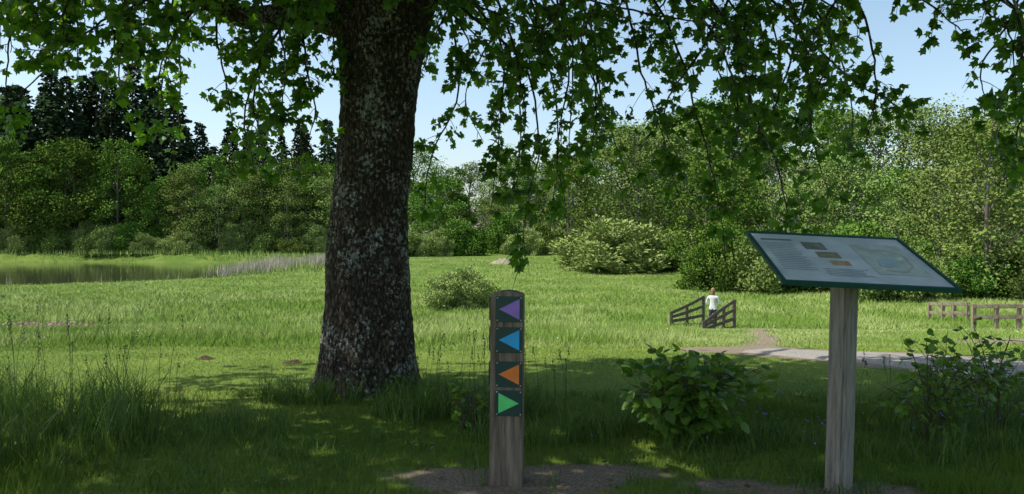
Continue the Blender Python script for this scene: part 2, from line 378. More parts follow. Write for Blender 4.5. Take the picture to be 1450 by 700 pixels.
tx=leafP[:,0]/leafP[:,1]; tzv=(leafP[:,2]-EYE)/leafP[:,1]
keep = tzv > np.interp(tx,_skx,_skz)-.01
sh=shadow_xy(leafP); keep &= (sh[:,1]<lit_limit(sh[:,0])+1.0)|(R.random(len(leafP))<.75)
leafP=leafP[keep]; leafD=leafD[keep]; n=len(leafP)
nr = rdir(n, up=1.0)
lv = Acc(); lv.add(*scatter(MAP, MAPF, leafP, leafD, nr, R.uniform(.05,.12,n), R.random(n)))
print('near leaves', n)
cl=[]
while len(cl)<1350:
    u = rdir(1)[0]*R.random()**.4
    c = np.array([-1.2,6.0,7.2])+u*np.array([9.8,6.6,4.2])
    if c[2]<4.6 : continue
    if c[2] < EYE+.31*c[1]+.5 and c[1]>1: continue
    s = shadow_xy(c)
    if s[1] > lit_limit(s[0])-.45 and R.random()<.985: continue  # unseen crown shaped for its shade: clumps shadowing the lit strip are culled
    cl.append(c)
cl=np.array(cl); per=30
P=np.repeat(cl,per,0)+R.normal(0,.31,(len(cl)*per,3))*np.array([1,1,.6]); n=len(P)
lv2 = Acc(); lv2.add(*scatter(LOW, LOWF, P, rdir(n), rdir(n,up=1.0), R.uniform(.14,.22,n), R.random(n)))
maple_leaf = leaf_mat('maple_leaf', (.035,.088,.010), (.08,.17,.018), trans=.5, rough=.42, rnd=0, tboost=2.7, spec=.4)
crown_leaf = leaf_mat('crown_leaf', (.03,.07,.012), (.06,.12,.02), trans=.18, rough=.5, rnd=0, tboost=1.5, spec=.3)
obj('branches', br.mesh('branches', [bk], True), maple)
obj('hanging_foliage', lv.mesh('hanging_foliage', [maple_leaf]), maple)
obj('unseen_upper_crown', lv2.mesh('unseen_upper_crown', [crown_leaf]), maple)

# ------------------------------------------------------------------ grass
def sample_wedge(n, d0, d1, tmax=.78, bias=0.):
    d = np.exp(R.uniform(math.log(d0), math.log(d1), n)); t = R.uniform(-tmax, tmax, n)
    return d*t, d
def blades(x, y, h, w, lean, tint, seg=1):
    n=len(x); z=ground_z(x,y)-.01; a=R.uniform(0,2*math.pi,n); ld=R.uniform(0,2*math.pi,n)
    root=np.stack([x,y,z],-1); s=np.stack([np.cos(a),np.sin(a),0*a],-1); l=np.stack([np.cos(ld),np.sin(ld),0*a],-1)
    rows=[]
    for k in range(seg+1):
        t=k/seg; c=root+np.array([0,0,1.])*(h*t*(1-.25*lean*t))[:,None]+l*(h*lean*t**2)[:,None]
        if k<seg:
            ww=(w*(1-t**2*.8)/2)[:,None]; rows+= [c-s*ww, c+s*ww]
        else: rows.append(c)
    V=np.stack(rows,1); m=2*seg+1
    tf=[]
    for k in range(seg-1): tf+=[[2*k,2*k+1,2*k+3],[2*k,2*k+3,2*k+2]]
    tf.append([2*seg-2,2*seg-1,2*seg])
    F_=np.array(tf)[None]+(np.arange(n)*m)[:,None,None]
    return V.reshape(-1,3),F_.reshape(-1,3),np.repeat(tint,m)
grass_lawn = leaf_mat('lawn_grass', (.12,.215,.025), (.36,.45,.08), trans=0, rnd=0, up=1.8)
grass_tall = leaf_mat('tall_grass', (.035,.08,.012), (.12,.20,.035), trans=.3, rnd=0, tboost=1.6, spec=.2, up=.3)
grass_mead = leaf_mat('meadow_grass', (.16,.28,.04), (.36,.45,.14), trans=0, rnd=0, up=1.8)
def trunk_clear(x,y): return np.hypot(x+1.54,y-TY)>.47
x,y=sample_wedge(340000,3.2,13.8); dm=dirt(x,y)
k=(R.random(len(x))>sstep(.25,.6,dm))&trunk_clear(x,y)&(lane_dist(x,y,PATH)>.8); x,y=x[k],y[k]
patch=fbm(x*1.3,y*1.3,21)
hh=(.03+.04*R.random(len(x)))*(1+1.3*sstep(.5,.75,patch)*(y<8))*np.where(y>8.2,.7,1.1)
g=Acc(); g.add(*blades(x,y,hh,R.uniform(.003,.006,len(x))*(y/5)**.6,R.uniform(.1,.9,len(x)),np.clip(.6*sstep(.3,.7,fbm(x*.8,y*.8,30))+.4*R.random(len(x)),0,1)*np.interp(y,[6.5,8.5],[.45,1])))  # near blades get a darker tint: shade under the maple painted in
obj('lawn_grass', g.mesh('lawn_grass',[grass_lawn]))
x,y=sample_wedge(500000,12.4,115,.80)
edge=13.0+.8*(fbm(x*.8,y*0,40)-.5)
low=(sstep(.19,.25,x/y+.1*(fbm(x/2,y/3,8)-.5))*(y<31.5+2*fbm(x,y,3)))
k=(y>edge)&(pond_e(x,y)>1.06)&(R.random(len(x))>sstep(.3,.6,dirt(x,y))); x,y,low=x[k],y[k],low[k]
pt=fbm(x/3.5,y/5,50,4)
hh=(.10+.22*R.random(len(x)))*(.25+1.25*pt)*(1-.75*low)*sstep(12.2,18,y)*(1-.45*sstep(45,64,y))+.05
g=Acc(); g.add(*blades(x,y,hh,.0019*(y/6)*R.uniform(.6,1.5,len(x))*1.6,R.uniform(.2,1.0,len(x)),np.clip(.85*sstep(.3,.7,fbm(x/2.6,y/3.6,60,4))+.25*R.random(len(x))-.08+.2*low,0,1)))
obj('meadow_grass', g.mesh('meadow_grass',[grass_mead]))
def zone(n,cx,cy,rx,ry): 
    a=R.uniform(0,2*math.pi,n); r=np.sqrt(R.random(n)); return cx+rx*r*np.cos(a), cy+ry*r*np.sin(a)
g=Acc()
for n,cx,cy,rx,ry,h0,h1 in [(5600,-4.5,6.1,1.7,1.4,.2,.6),(900,-2.9,6.5,1.1,.6,.12,.28),(1800,-1.6,7.75,.9,.3,.12,.34),(1900,-.45,7.2,.8,.6,.12,.36),(500,-2.3,5.6,1.3,.5,.1,.18),
      (1600,3.6,6.0,1.4,.7,.12,.32),(1200,1.4,6.3,1.0,.5,.1,.26),(500,.15,6.3,.5,.4,.12,.3),(1300,5.0,7.2,1.5,.8,.15,.36),(100,.0,5.2,.35,.25,.06,.18),(200,2.06,5.0,.3,.2,.05,.15),(600,-6,7.8,1.0,.5,.25,.5)]:
    x,y=zone(n,cx,cy,rx,ry); cn=fbm(x*3,y*3,70); k=(cn>.4)&trunk_clear(x,y); x,y=x[k],y[k]; m=len(x)
    g.add(*blades(x,y,R.uniform(h0,h1,m)*(.5+1.0*fbm(x*1.5,y*1.5,71)),R.uniform(.005,.010,m),R.uniform(.1,.75,m),R.random(m),4))
for t in range(260):
    tx,dd=R.uniform(-.7,.75),R.uniform(3.8,8.2); x,y=zone(22,tx*dd,dd,.06,.06)
    if dirt(np.array([tx*dd]),np.array([dd]))[0]>.45: continue
    g.add(*blades(x,y,R.uniform(.06,.17,22),R.uniform(.004,.007,22),R.uniform(.2,.9,22),R.random(22),4))
obj('tall_grass', g.mesh('tall_grass',[grass_tall]))
g=Acc()
for t in range(200):
    d=R.uniform(14.5,50); tx=R.uniform(-.7,.18) if R.random()<.8 else R.uniform(.2,.45); 
    if tx>.15 and d<33: continue
    s_=R.uniform(.2,.6); x,y=zone(34,tx*d,d,s_,s_)
    g.add(*blades(x,y,R.uniform(.15,.45,34),R.uniform(.006,.010,34)*d/16,R.uniform(.2,.8,34),R.random()*.7+.3*R.random(34),2))
obj('meadow_tussocks', g.mesh('meadow_tussocks',[grass_mead]))
g=Acc(); g2=Acc()
for n,cx,cy,rx,ry,h0,h1 in [(70,-4.4,6.2,1.8,1.4,.6,1.0),(22,-.6,7.4,.7,.5,.5,.75),(18,.1,7.0,.5,.4,.45,.65),(26,3.4,6.1,1.0,.6,.4,.7)]:
    x,y=zone(n,cx,cy,rx,ry)
    for a_,b_ in zip(x,y):
        h=R.uniform(h0,h1); z=float(ground_z(a_,b_)); l=rdir(1)[0]*np.array([1,1,0])*.14*h
        C=curve([(a_,b_,z),(a_+l[0]*.3,b_+l[1]*.3,z+h*.6),(a_+l[0],b_+l[1],z+h)],7)
        v,f=tube(C,np.linspace(.0025,.0015,7),3); g.add(v,f)
        m=16; P=C[-1]-np.array([0,0,1])*R.uniform(0,.13,m)[:,None]
        g2.add(*scatter(RH,RHF,P,rdir(m,.9),rdir(m),R.uniform(.010,.020,m),R.random(m)))
stem_m = leaf_mat('grass_stem',(.08,.12,.035),(.16,.18,.08),trans=.2,rnd=0)
e=empty('seed_grass'); obj('stems', g.mesh('stems',[stem_m]),e); obj('seed_heads', g2.mesh('seed_heads',[stem_m]),e)
n=1500; x,y=sample_wedge(n,3.6,8.5); P=np.stack([x,y,ground_z(x,y)+.012],-1)
g=Acc(); g.add(*scatter(OV,OVF,P,rdir(n)*np.array([1,1,.2]),rdir(n,2.5),R.uniform(.02,.05,n),R.random(n)))
obj('leaf_litter', g.mesh('leaf_litter',[leaf_mat('dry_leaf',(.10,.06,.03),(.24,.17,.09),trans=.1,rnd=0)]))
soil = simple('soil',(.045,.033,.022),(.12,.09,.06),scale=30,rough=1,bump=.8,spec=.05)
def lump(name,x,y,r,h,mat,seed):
    a=np.linspace(0,2*math.pi,33)[:-1]; rs=np.linspace(0,1,12)
    Vv=[];
    for q_ in rs:
        for b_ in a:
            rr_=r*q_*(1+.5*(vn(math.cos(b_)*2+seed,math.sin(b_)*2+seed,seed)-.5)); xx=x+rr_*math.cos(b_); yy=y+rr_*math.sin(b_)
            Vv.append((xx,yy,float(ground_z(xx,yy))+h*(1-q_**2)*(.4+1.1*vn(xx*14/r*.17,yy*14/r*.17,seed))-.03*q_))
    i=np.arange(11)[:,None]*32; j=np.arange(32)[None]; j2=(j+1)%32
    q=np.stack([i+j,i+j2,i+32+j2,i+32+j],-1).reshape(-1,4)
    return obj(name,mesh_arr(name,Vv,q,[mat],smooth=True))
for tx_,d_,r_ in [(-.385,10.6,.17),(-.275,10.2,.16)]: lump('molehill',tx_*d_,d_,r_,.05,soil,int(d_*10))
sand = simple('sandy_soil',(.22,.20,.14),(.34,.31,.23),scale=3,rough=1,bump=.4,spec=.05)
lump('sand_mound',-.012*100,100,1.6,.6,sand,5)

# ------------------------------------------------------------------ flowers in meadow
def flowers(name,n,gen,col,size,hh):
    x,y=gen(n); P=np.stack([x,y,ground_z(x,y)+hh(len(x))],-1); a=Acc(); m=len(x)
    pent=np.array([[math.cos(t),math.sin(t),.15] for t in np.radians(np.arange(0,360,45))]+[[0,0,0]])*.5
    a.add(*scatter(pent,np.array([[8,i,(i+1)%8] for i in range(8)]),P,rdir(m),rdir(m,1.2),size*(y/20)**.35*R.uniform(.6,1.3,m),R.random(m)))
    obj(name,a.mesh(name,[leaf_mat(name+'_petal',col,tuple(min(1,c*1.3) for c in col),trans=.2,rnd=0,tboost=1)]))
flowers('buttercup_flowers',650,lambda n:sample_wedge(n,14,60),(.55,.43,.03),.024,lambda m:R.uniform(.12,.28,m))
flowers('daisy_flowers',600,lambda n:sample_wedge(n,13,45),(.55,.55,.5),.022,lambda m:R.uniform(.1,.28,m))
flowers('clover_flowers',250,lambda n:(R.normal(-15.2,.7,n),R.normal(26,.7,n)),(.42,.20,.28),.05,lambda m:R.uniform(.2,.36,m))
flowers('bluebell_flowers',130,lambda n:(R.normal(2.9,.8,n),R.normal(6.2,.35,n)),(.12,.14,.46),.022,lambda m:R.uniform(.12,.3,m))

# ------------------------------------------------------------------ REEDS
def reeds(name,n,gen,h0,h1,w,mat):
    x,y=gen(n); m=len(x)
    z=np.maximum(ground_z(x,y),WATER-.1); V_,F_,T_=blades(x,y,R.uniform(h0,h1,m)*(.5+fbm(x/3,y/3,33)),np.full(m,w),R.uniform(0,.35,m),R.random(m),1)
    V_=V_.reshape(m,3,3); V_[:,:,2]+= (z-ground_z(x,y))[:,None]
    obj(name,mesh_arr(name,V_.reshape(-1,3),F_,[mat],T_))
dry=leaf_mat('dry_reed',(.24,.23,.15),(.46,.43,.32),trans=0,rnd=0,up=.6)
grn=leaf_mat('green_reed',(.14,.24,.04),(.30,.38,.11),trans=0,rnd=0,up=1.)
def shore(n):
    th=R.uniform(math.pi*.98,2*math.pi*1.05,n); e=R.uniform(1.0,1.05,n); return -75+50*e*sup(np.cos(th)), 94+31*e*sup(np.sin(th))
def farshore(n):
    th=R.uniform(-.1,math.pi,n); e=R.uniform(1.0,1.1,n); return -75+50*e*sup(np.cos(th)), 94+31*e*sup(np.sin(th))
reeds('reed_bed',11000,lambda n:(R.uniform(-33,-20,n)+R.normal(0,1.2,n),R.uniform(90,108,n)),.6,1.7,.05,dry)
reeds('reed_bed',2500,lambda n:(R.uniform(-30,-20,n),R.uniform(82,108,n)),.4,1.1,.05,grn)
reeds('reed_bed',1600,shore,.1,.3,.05,grn)
reeds('reed_bed',300,shore,.5,1.1,.05,dry)
reeds('reed_bed',7000,farshore,.4,1.0,.09,grn)

# ------------------------------------------------------------------ distant tree variants
barkd = simple('distant_bark',(.07,.06,.045),(.18,.155,.125),scale=6,bump=0)
def crown_facets(C, rad, per, s0, s1, flat=.75):
    n=len(C)*per; cc_=np.repeat(C,per,0); u=rdir(n); r=R.random(n)**.45
    P=cc_+u*r[:,None]*np.repeat(rad,per)[:,None]*np.array([1,1,flat])
    return P,u,R.uniform(s0,s1,n)
def broadleaf(name, mat, seed, w=.32, ncl=60, per=110, s=(.013,.024), c0=.2, airy=1.):
    global R
    Rb=R; R=np.random.default_rng(seed); a=Acc(); b=Acc()
    C=[];
    while len(C)<ncl:
        h=R.uniform(c0,.97); t=(h-c0)/(1-c0); prof=math.sin(math.pi*min(1,(t*.82+.18)))**.7
        ang_=R.uniform(0,2*math.pi); r=w*prof*R.uniform(.25,1)**.6*(1+.3*math.sin(ang_*3+seed))
        C.append((r*math.cos(ang_),r*math.sin(ang_),h))
    C=np.array(C); rad=R.uniform(.035,.095,ncl)*airy
    P,u,s_=crown_facets(C,rad,per,*s)
    n=len(P)
    ti=np.clip(np.repeat(R.uniform(0,.7,ncl),per)+.3*R.random(n),0,1)
    f=unit(u+rdir(n)*.9); a.add(*scatter(RH,RHF,P,f,unit(u*.6+rdir(n)+np.array([0,0,.5])),s_,ti))
    top=np.array([.02*R.normal(),.02*R.normal(),.9]); TR=curve([(0,0,-.03),(.01*R.normal(),.01*R.normal(),.4),top],14)
    v,f_=tube(TR,np.linspace(.014,.002,14),6); b.add(v,f_)
    for c in C[::3]:
        k=int(np.clip((c[2]-.18)/.9*14,2,12)); v,f_=tube(curve([TR[k],(TR[k]+c)/2+np.array([0,0,-.01]),c],6),np.linspace(.004,.001,6),4); b.add(v,f_)
    R=Rb; return a.mesh(name,[mat]), b.mesh(name+'_wood',[barkd])
def conifer(name, mat, seed):
    global R
    Rb=R; R=np.random.default_rng(seed); a=Acc(); b=Acc()
    v,f_=tube([(0,0,-.03),(0,0,.5),(0,0,1.0)],[.014,.009,.001],6); b.add(v,f_)
    P=[];D=[]
    for L_ in np.linspace(.10,.98,46):
        rad=.19*(1-L_)**.75*R.uniform(.75,1.15)+.006; nb=9
        for k in range(nb):
            an=R.uniform(0,2*math.pi); d_=np.array([math.cos(an),math.sin(an),-.25]); rl=rad*R.uniform(.6,1.1)
            m=max(4,int(19*rl/.15)); t=R.uniform(.15,1,m)
            P.append(np.array([0,0,L_])+d_*rl*t[:,None]+R.normal(0,.006,(m,3))); D.append(np.repeat((d_+np.array([0,0,-.3]))[None],m,0))
    P=np.vstack(P);D=np.vstack(D);n=len(P)
    a.add(*scatter(RH,RHF,P,unit(D+rdir(n)*.6),rdir(n,.8),R.uniform(.014,.03,n),R.random(n)))
    R=Rb; return a.mesh(name,[mat]), b.mesh(name+'_wood',[barkd])
def bush(name, mat, seed, ncl=90, per=130, s=(.022,.042), streak=1., rr=(.08,.15)):
    global R
    Rb=R; R=np.random.default_rng(seed); a=Acc()
    u=rdir(ncl); u[:,2]=np.abs(u[:,2]); C=u*R.uniform(.45,.85,ncl)[:,None]*np.array([.46,.46,.9]); C[:,:2]*=(1+.25*np.sin(np.arctan2(C[:,1],C[:,0])*3+seed))[:,None]
    rad=R.uniform(*rr,ncl); P,uu,s_=crown_facets(C,rad,per,*s,flat=1.5)
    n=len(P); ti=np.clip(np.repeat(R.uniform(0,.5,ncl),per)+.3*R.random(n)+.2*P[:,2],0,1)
    sz=np.stack([s_*streak,s_/streak**.5,s_],-1)
    V_,F_,T_=scatter(RH,RHF,P,unit(uu*.5+rdir(n)*.5+np.array([0,0,.7])),rdir(n,.3),sz,ti); V_[:,2]=np.maximum(V_[:,2],-.05); a.add(V_,F_,T_)
    R=Rb; return a.mesh(name,[mat])
m_oak=leaf_mat('broadleaf_foliage',(.045,.10,.014),(.15,.24,.04),trans=0,rnd=.3,up=.5)
m_olive=leaf_mat('spring_foliage',(.085,.14,.028),(.24,.31,.085),trans=0,rnd=.22,up=.5)
m_con=leaf_mat('conifer_foliage',(.016,.034,.015),(.05,.075,.03),trans=0,rnd=.3,up=.3)
m_wil=leaf_mat('willow_foliage',(.17,.24,.06),(.36,.43,.14),trans=0,rnd=.1,up=.7)
BL=[broadleaf('broadleaf_a',m_oak,1),broadleaf('broadleaf_b',m_oak,2,w=.27,c0=.15),broadleaf('broadleaf_c',m_oak,3,w=.38)]
OL=[broadleaf('spring_a',m_olive,4,w=.26,per=75,s=(.010,.019),airy=1.15,c0=.15,ncl=80),broadleaf('spring_b',m_olive,5,w=.22,per=70,s=(.010,.018),airy=1.1,c0=.1,ncl=80),broadleaf('spring_c',m_olive,6,w=.33,per=80,s=(.010,.019),airy=1.2,ncl=85)]
CO=[conifer('conifer_a',m_con,7),conifer('conifer_b',m_con,8)]
WB=[bush('willow_bush_a',m_wil,9,per=200,s=(.014,.03),streak=1.6,ncl=130,rr=(.05,.11)),bush('bush_b',m_oak,10),bush('bush_c',m_olive,11)]
def put(pair, px, d, top_py, parent, name, wscale=1.):
    x=(px-725)/1128*d; zg=float(ground_z(x,d)); h=(335-top_py)/1128*d+EYE-zg
    rz=random.uniform(0,6.28)
    for i,mm_ in enumerate(pair if isinstance(pair,tuple) else (pair,)):
        o=obj(name+('_wood' if i else ''),mm_,parent); o.location=(x,d,zg-.1); o.scale=(h*wscale,h*wscale,h); o.rotation_euler=(0,0,rz)
def putbush(mm_, px, d, top_py, wpx, parent, name):
    x=(px-725)/1128*d; zg=float(ground_z(x,d)); h=(335-top_py)/1128*d+EYE-zg; w=wpx/1128*d
    o=obj(name,mm_,parent); o.location=(x,d,zg-.1); o.scale=(w,w,h); o.rotation_euler=(0,0,random.uniform(0,6.28)); return o
rj=random.uniform
con=empty('conifer_forest'); dec=empty('broadleaf_forest'); spr=empty('spring_woodland'); und=empty('woodland_undergrowth')
for px in range(-260,470,20):
    put(random.choice(CO),px+rj(-10,10),rj(148,175),np.interp(px,[-200,20,60,130,190,230,300,380,430,470],[125,115,100,85,95,130,180,170,150,180])+rj(-12,35),con,'conifer',rj(1.0,1.5))
for px in range(-300,480,24):
    put(random.choice(BL),px+rj(-12,12),rj(133,146),np.interp(px,[-200,0,120,230,300,480],[200,205,195,220,235,230])+rj(-22,35),dec,'broadleaf',rj(.9,1.3))
for px in range(250,500,32):
    put(random.choice(OL),px+rj(-10,10),rj(130,135),rj(228,265),spr,'spring_tree',rj(1.1,1.5))
for px in range(470,1000,28):
    put(random.choice(BL+OL),px+rj(-10,10),rj(150,180),np.interp(px,[470,600,640,720,800,1000],[200,218,225,222,200,160])+rj(-15,20),dec,'broadleaf',rj(.9,1.2))
for px in range(590,800,30):
    put(random.choice(BL+OL),px+rj(-10,10),rj(132,142),rj(250,290),dec,'broadleaf',rj(1.1,1.5))
for px in range(800,1780,34):
    put(random.choice(OL+BL+BL[:1]),px+rj(-14,14),rj(92,118),np.interp(px,[800,880,1000,1100,1250,1400,1600],[210,180,148,130,145,150,150])+rj(-18,30),spr,'spring_tree',rj(.95,1.25))
for px in range(1010,1780,42):
    put(random.choice(OL+BL[:1]),px+rj(-14,14),rj(64,80),rj(175,250),spr,'spring_tree',rj(.95,1.3))
for px in range(-500,2000,60):
    put(random.choice(BL+CO),px+rj(-20,20),rj(205,240),rj(235,265),dec,'broadleaf',rj(1.2,1.5))
for px in range(-150,480,30): putbush(random.choice(WB),px,rj(130,134),rj(300,330),rj(50,85),und,'shrub')
for px in range(585,1010,32): putbush(random.choice(WB),px,rj(118,134),rj(290,322),rj(55,90),und,'shrub')
for px in range(1000,1800,36): putbush(random.choice(WB[1:]),px,rj(56,64),rj(285,335),rj(90,150),und,'shrub')
for px in range(1250,1800,45): putbush(random.choice(WB[1:]),px,rj(46,52),rj(320,365),rj(90,140),und,'shrub')
putbush(WB[0],885,86,290,255,None,'willow_bush')
putbush(WB[0],652,44,362,125,None,'willow_bush')
putbush(WB[0],150,130,314,66,None,'willow_bush'); putbush(WB[0],262,129.5,318,80,None,'willow_bush'); putbush(WB[0],205,130,322,55,None,'willow_bush')
mk=empty('birch_tree'); put(OL[1],1400,50,150,mk,'birch',1.3)
mk=empty('birch_tree'); put(OL[0],1330,54,230,mk,'birch',1.3)

# ------------------------------------------------------------------ SHRUB & SAPLINGS (near)
m_shr=leaf_mat('shrub_leaf',(.07,.155,.018),(.17,.29,.04),trans=.38,rough=.45,rnd=0,tboost=1.8,spec=.35)
m_twig=simple('twig_bark',(.06,.045,.03),(.13,.1,.07),scale=20,bump=0)
def shrub(name, cx, cy, rx, h, nst, leaf, lpt, openness=1.):
    e=empty(name,(cx,cy,float(ground_z(cx,cy)))); w_=Acc(); l_=Acc(); LP=[];LD=[]
    for s in range(nst):
        an=R.uniform(0,2*math.pi); r=rx*R.uniform(.15,1); hh_=h*R.uniform(.45,1)*(1-.25*(r/rx)**2)
        C=curve([(0.05*math.cos(an),.05*math.sin(an),-.03),(r*.35*math.cos(an),r*.35*math.sin(an),hh_*.6),(r*math.cos(an),r*math.sin(an),hh_)],14)
        v,f=tube(C,np.linspace(.007,.002,14),5); w_.add(v,f)
        for q_ in range(int(lpt)):
            k=R.integers(4,14); dr=rdir(1,.15)[0]; tl=R.uniform(.05,.2)*openness
            v,f=tube(np.array([C[k],C[k]+dr*tl*.5,C[k]+dr*tl]),[.003,.002,.0015],4); w_.add(v,f)
            for z_ in range(3): LP.append(C[k]+dr*tl*R.uniform(.5,1.05)); LD.append(unit(dr*np.array([1,1,.3])+rdir(1)[0]*.7+np.array([0,0,-.2])))
    LP=np.array(LP);LD=np.array(LD);n=len(LP)
    l_.add(*scatter(OV,OVF,LP,LD,rdir(n,1.5),R.uniform(leaf*.6,leaf*1.15,n),R.random(n)))
    obj('stems',w_.mesh('stems',[m_twig],True),e); obj('leaves',l_.mesh('leaves',[m_shr]),e)
shrub('broadleaf_shrub', 1.36,6.15,.72,.72,50,.10,10)
shrub('sapling', 3.25,6.2,.62,.95,14,.075,9,1.3)
shrub('sapling', 4.0,6.6,.6,.85,12,.07,9,1.3)
shrub('nettle_plant', -.35,6.6,.25,.38,10,.06,6)
shrub('broadleaf_shrub', 4.6,5.9,.5,.5,16,.08,7)

# ------------------------------------------------------------------ box helpers
def bm_box(name, cx, cy, cz, sx, sy, sz, mat, parent=None, rot=None, bevel=.004):
    bm=bmesh.new(); bmesh.ops.create_cube(bm,size=1)
    for v in bm.verts: v.co=Vector((v.co.x*sx,v.co.y*sy,v.co.z*sz))
    if bevel: bmesh.ops.bevel(bm,geom=list(bm.edges),offset=bevel,segments=2,affect='EDGES')
    me=bpy.data.meshes.new(name); bm.to_mesh(me); bm.free(); me.materials.append(mat)
    o=obj(name,me,parent); o.location=(cx,cy,cz)
    if rot is not None: o.rotation_euler=rot
    return o
def beam(name,a,b,w,t,mat,parent,bevel=.006):
    a=Vector(a); b=Vector(b); d=b-a
    o=bm_box(name,0,0,0,w,t,d.length,mat,parent,bevel=bevel)
    o.rotation_mode='QUATERNION'; o.rotation_quaternion=d.to_track_quat('Z','Y'); o.location=(a+b)/2; return o

# ------------------------------------------------------------------ WAYMARKER POST
wood=simple('weathered_wood',(.09,.065,.043),(.28,.22,.158),scale=9,stretch=(3.5,3.5,.25),rough=.85,bump=.5)
wp=empty('waymarker_post',(-.035,5.2,0)); wp.rotation_euler=(0,math.radians(.4),math.radians(-5))
bm=bmesh.new(); W=.105; Tt=.085; H=1.215; n=30
rings=[]
for i in range(n+1):
    z=-.3+(H+.3)*i/n; f=1+.02*math.exp(-((z)/.15)**2)
    rings.append([bm.verts.new((sx*W*f,sy*Tt*f,z)) for sx,sy in ((-1,-1),(-.55,-1.0),(0,-1.0),(.55,-1.0),(1,-1),(1,1),(.55,1),(0,1),(-.55,1),(-1,1))])
for a,b in zip(rings[:-1],rings[1:]):
    for k in range(10): bm.faces.new((a[k],a[(k+1)%10],b[(k+1)%10],b[k]))
cap=[]
for (sx,sy,dz) in ((-.9,-1,.012),(-.5,-1,.028),(0,-1,.034),(.5,-1,.028),(.9,-1,.012),(.9,1,.012),(.5,1,.028),(0,1,.034),(-.5,1,.028),(-.9,1,.012)):
    cap.append(bm.verts.new((sx*W,sy*Tt*.97,H+dz)))
r=rings[-1]
for k in range(10): bm.faces.new((r[k],r[(k+1)%10],cap[(k+1)%10],cap[k]))
for a,b in ((0,9),(1,8),(2,7),(3,6)): bm.faces.new((cap[a],cap[a+1],cap[b-1],cap[b]))
bmesh.ops.bevel(bm,geom=[e_ for e_ in bm.edges if abs(e_.verts[0].co.x)>W*.97 and abs(e_.verts[1].co.x)>W*.97 and abs(e_.verts[0].co.z-e_.verts[1].co.z)>.02],offset=.008,segments=2,affect='EDGES')
bmesh.ops.recalc_face_normals(bm,faces=bm.faces)
me=bpy.data.meshes.new('post'); bm.to_mesh(me); bm.free(); me.materials.append(wood); obj('post',me,wp)
def plastic(name,c,rough=.4):
    m,nt,p,out=nodes(name); tc=N(nt,'ShaderNodeTexCoord'); nz=N(nt,'ShaderNodeTexNoise',i_Scale=18,i_Detail=6); nt.links.new(tc.outputs['Object'],nz.inputs['Vector'])
    r=ramp(nt,nz.outputs[0],[(.3,tuple(v*.8 for v in c)),(.7,c)]); nt.links.new(r.outputs[0],p.inputs['Base Color'])
    rr=ramp(nt,nz.outputs[0],[(.3,(rough,)*3),(.7,(rough+.25,)*3)]); nt.links.new(rr.outputs[0],p.inputs['Roughness']); return m
plate=plastic('plate_green',(.012,.05,.04)); screw=plastic('screw_steel',(.4,.4,.4),.3)
cols={'purple':(.34,.18,.58),'blue':(.03,.42,.82),'orange':(.90,.23,.03),'green':(.13,.72,.19)}
def poly(name,pts,mat,parent):
    me=bpy.data.meshes.new(name); me.from_pydata(pts,[],[tuple(range(len(pts)))]); me.materials.append(mat); return obj(name,me,parent)
zc=[1.133,.935,.714,.528]
for (nm,c),z in zip(cols.items(),zc):
    bm_box('plate_'+nm,.018,-Tt-.006,z,.172,.008,.165,plate,wp,bevel=.003)
    bm_box('side_plate_'+nm,-W-.006,.0,z,.008,.13,.155,plate,wp,bevel=.003)
    s=.066; d=1 if nm=='green' else -1; yy=-Tt-.0125; x0=.018
    mt=plastic('arrow_'+nm,c,.5)
    tri=[(x0-d*s,yy,z+s),(x0-d*s,yy,z-s),(x0+d*s,yy,z)] if d==1 else [(x0+s,yy,z-s),(x0+s,yy,z+s),(x0-s,yy,z)]
    poly('arrow_'+nm,tri,mt,wp)
    for sx in (-.076,.076):
        for sz in (-.072,.072):
            b=bmesh.new(); bmesh.ops.create_uvsphere(b,u_segments=10,v_segments=6,radius=.0055); m2=bpy.data.meshes.new('screw'); b.to_mesh(m2); b.free(); m2.materials.append(screw)
            oo=obj('screw',m2,wp); oo.location=(x0+sx,-Tt-.011,z+sz)

# ------------------------------------------------------------------ INFORMATION BOARD
ib=empty('information_board',(0,0,0))
polem=simple('weathered_grey_wood',(.15,.135,.11),(.32,.285,.235),scale=12,stretch=(3,3,.3),rough=.8,bump=.4)
FL=np.array([1.546,5.4,1.634]); FR=np.array([2.585,5.4,1.586]); NL=np.array([1.611,4.6,1.335]); NR=np.array([2.65,4.6,1.286])
ctr=(FL+FR+NL+NR)/4; ctr[0]-=.005; U=unit((FR-FL)+(NR-NL)); Vv=(FL-NL)+(FR-NR); Vv=Vv-U*np.dot(Vv,U); Vd=unit(Vv); Nn=np.cross(U,Vd)
Wd=np.linalg.norm(FR-FL); Dp=np.linalg.norm((FL-NL))
bo=empty('board_panel_group'); bo.parent=ib
M=Matrix(((U[0],Vd[0],Nn[0],ctr[0]),(U[1],Vd[1],Nn[1],ctr[1]),(U[2],Vd[2],Nn[2],ctr[2]),(0,0,0,1))); bo.matrix_world=M
frame=plastic('frame_green',(.012,.075,.055),.35)
ft=.03; fw=.026
bm_box('backing',0,0,-.018,Wd-2*fw,Dp-2*fw,.02,frame,bo,bevel=0)
bm_box('frame_near',0,-Dp/2+fw/2,-.006,Wd,fw,ft,frame,bo); bm_box('frame_far',0,Dp/2-fw/2,-.006,Wd,fw,ft,frame,bo)
bm_box('frame_left',-Wd/2+fw/2,0,-.006,fw,Dp-2*fw,ft,frame,bo); bm_box('frame_right',Wd/2-fw/2,0,-.006,fw,Dp-2*fw,ft,frame,bo)
pm,nt,p,out=nodes('board_print')
tc=N(nt,'ShaderNodeTexCoord'); nz=N(nt,'ShaderNodeTexNoise',i_Scale=5,i_Detail=5); nt.links.new(tc.outputs['Object'],nz.inputs['Vector'])
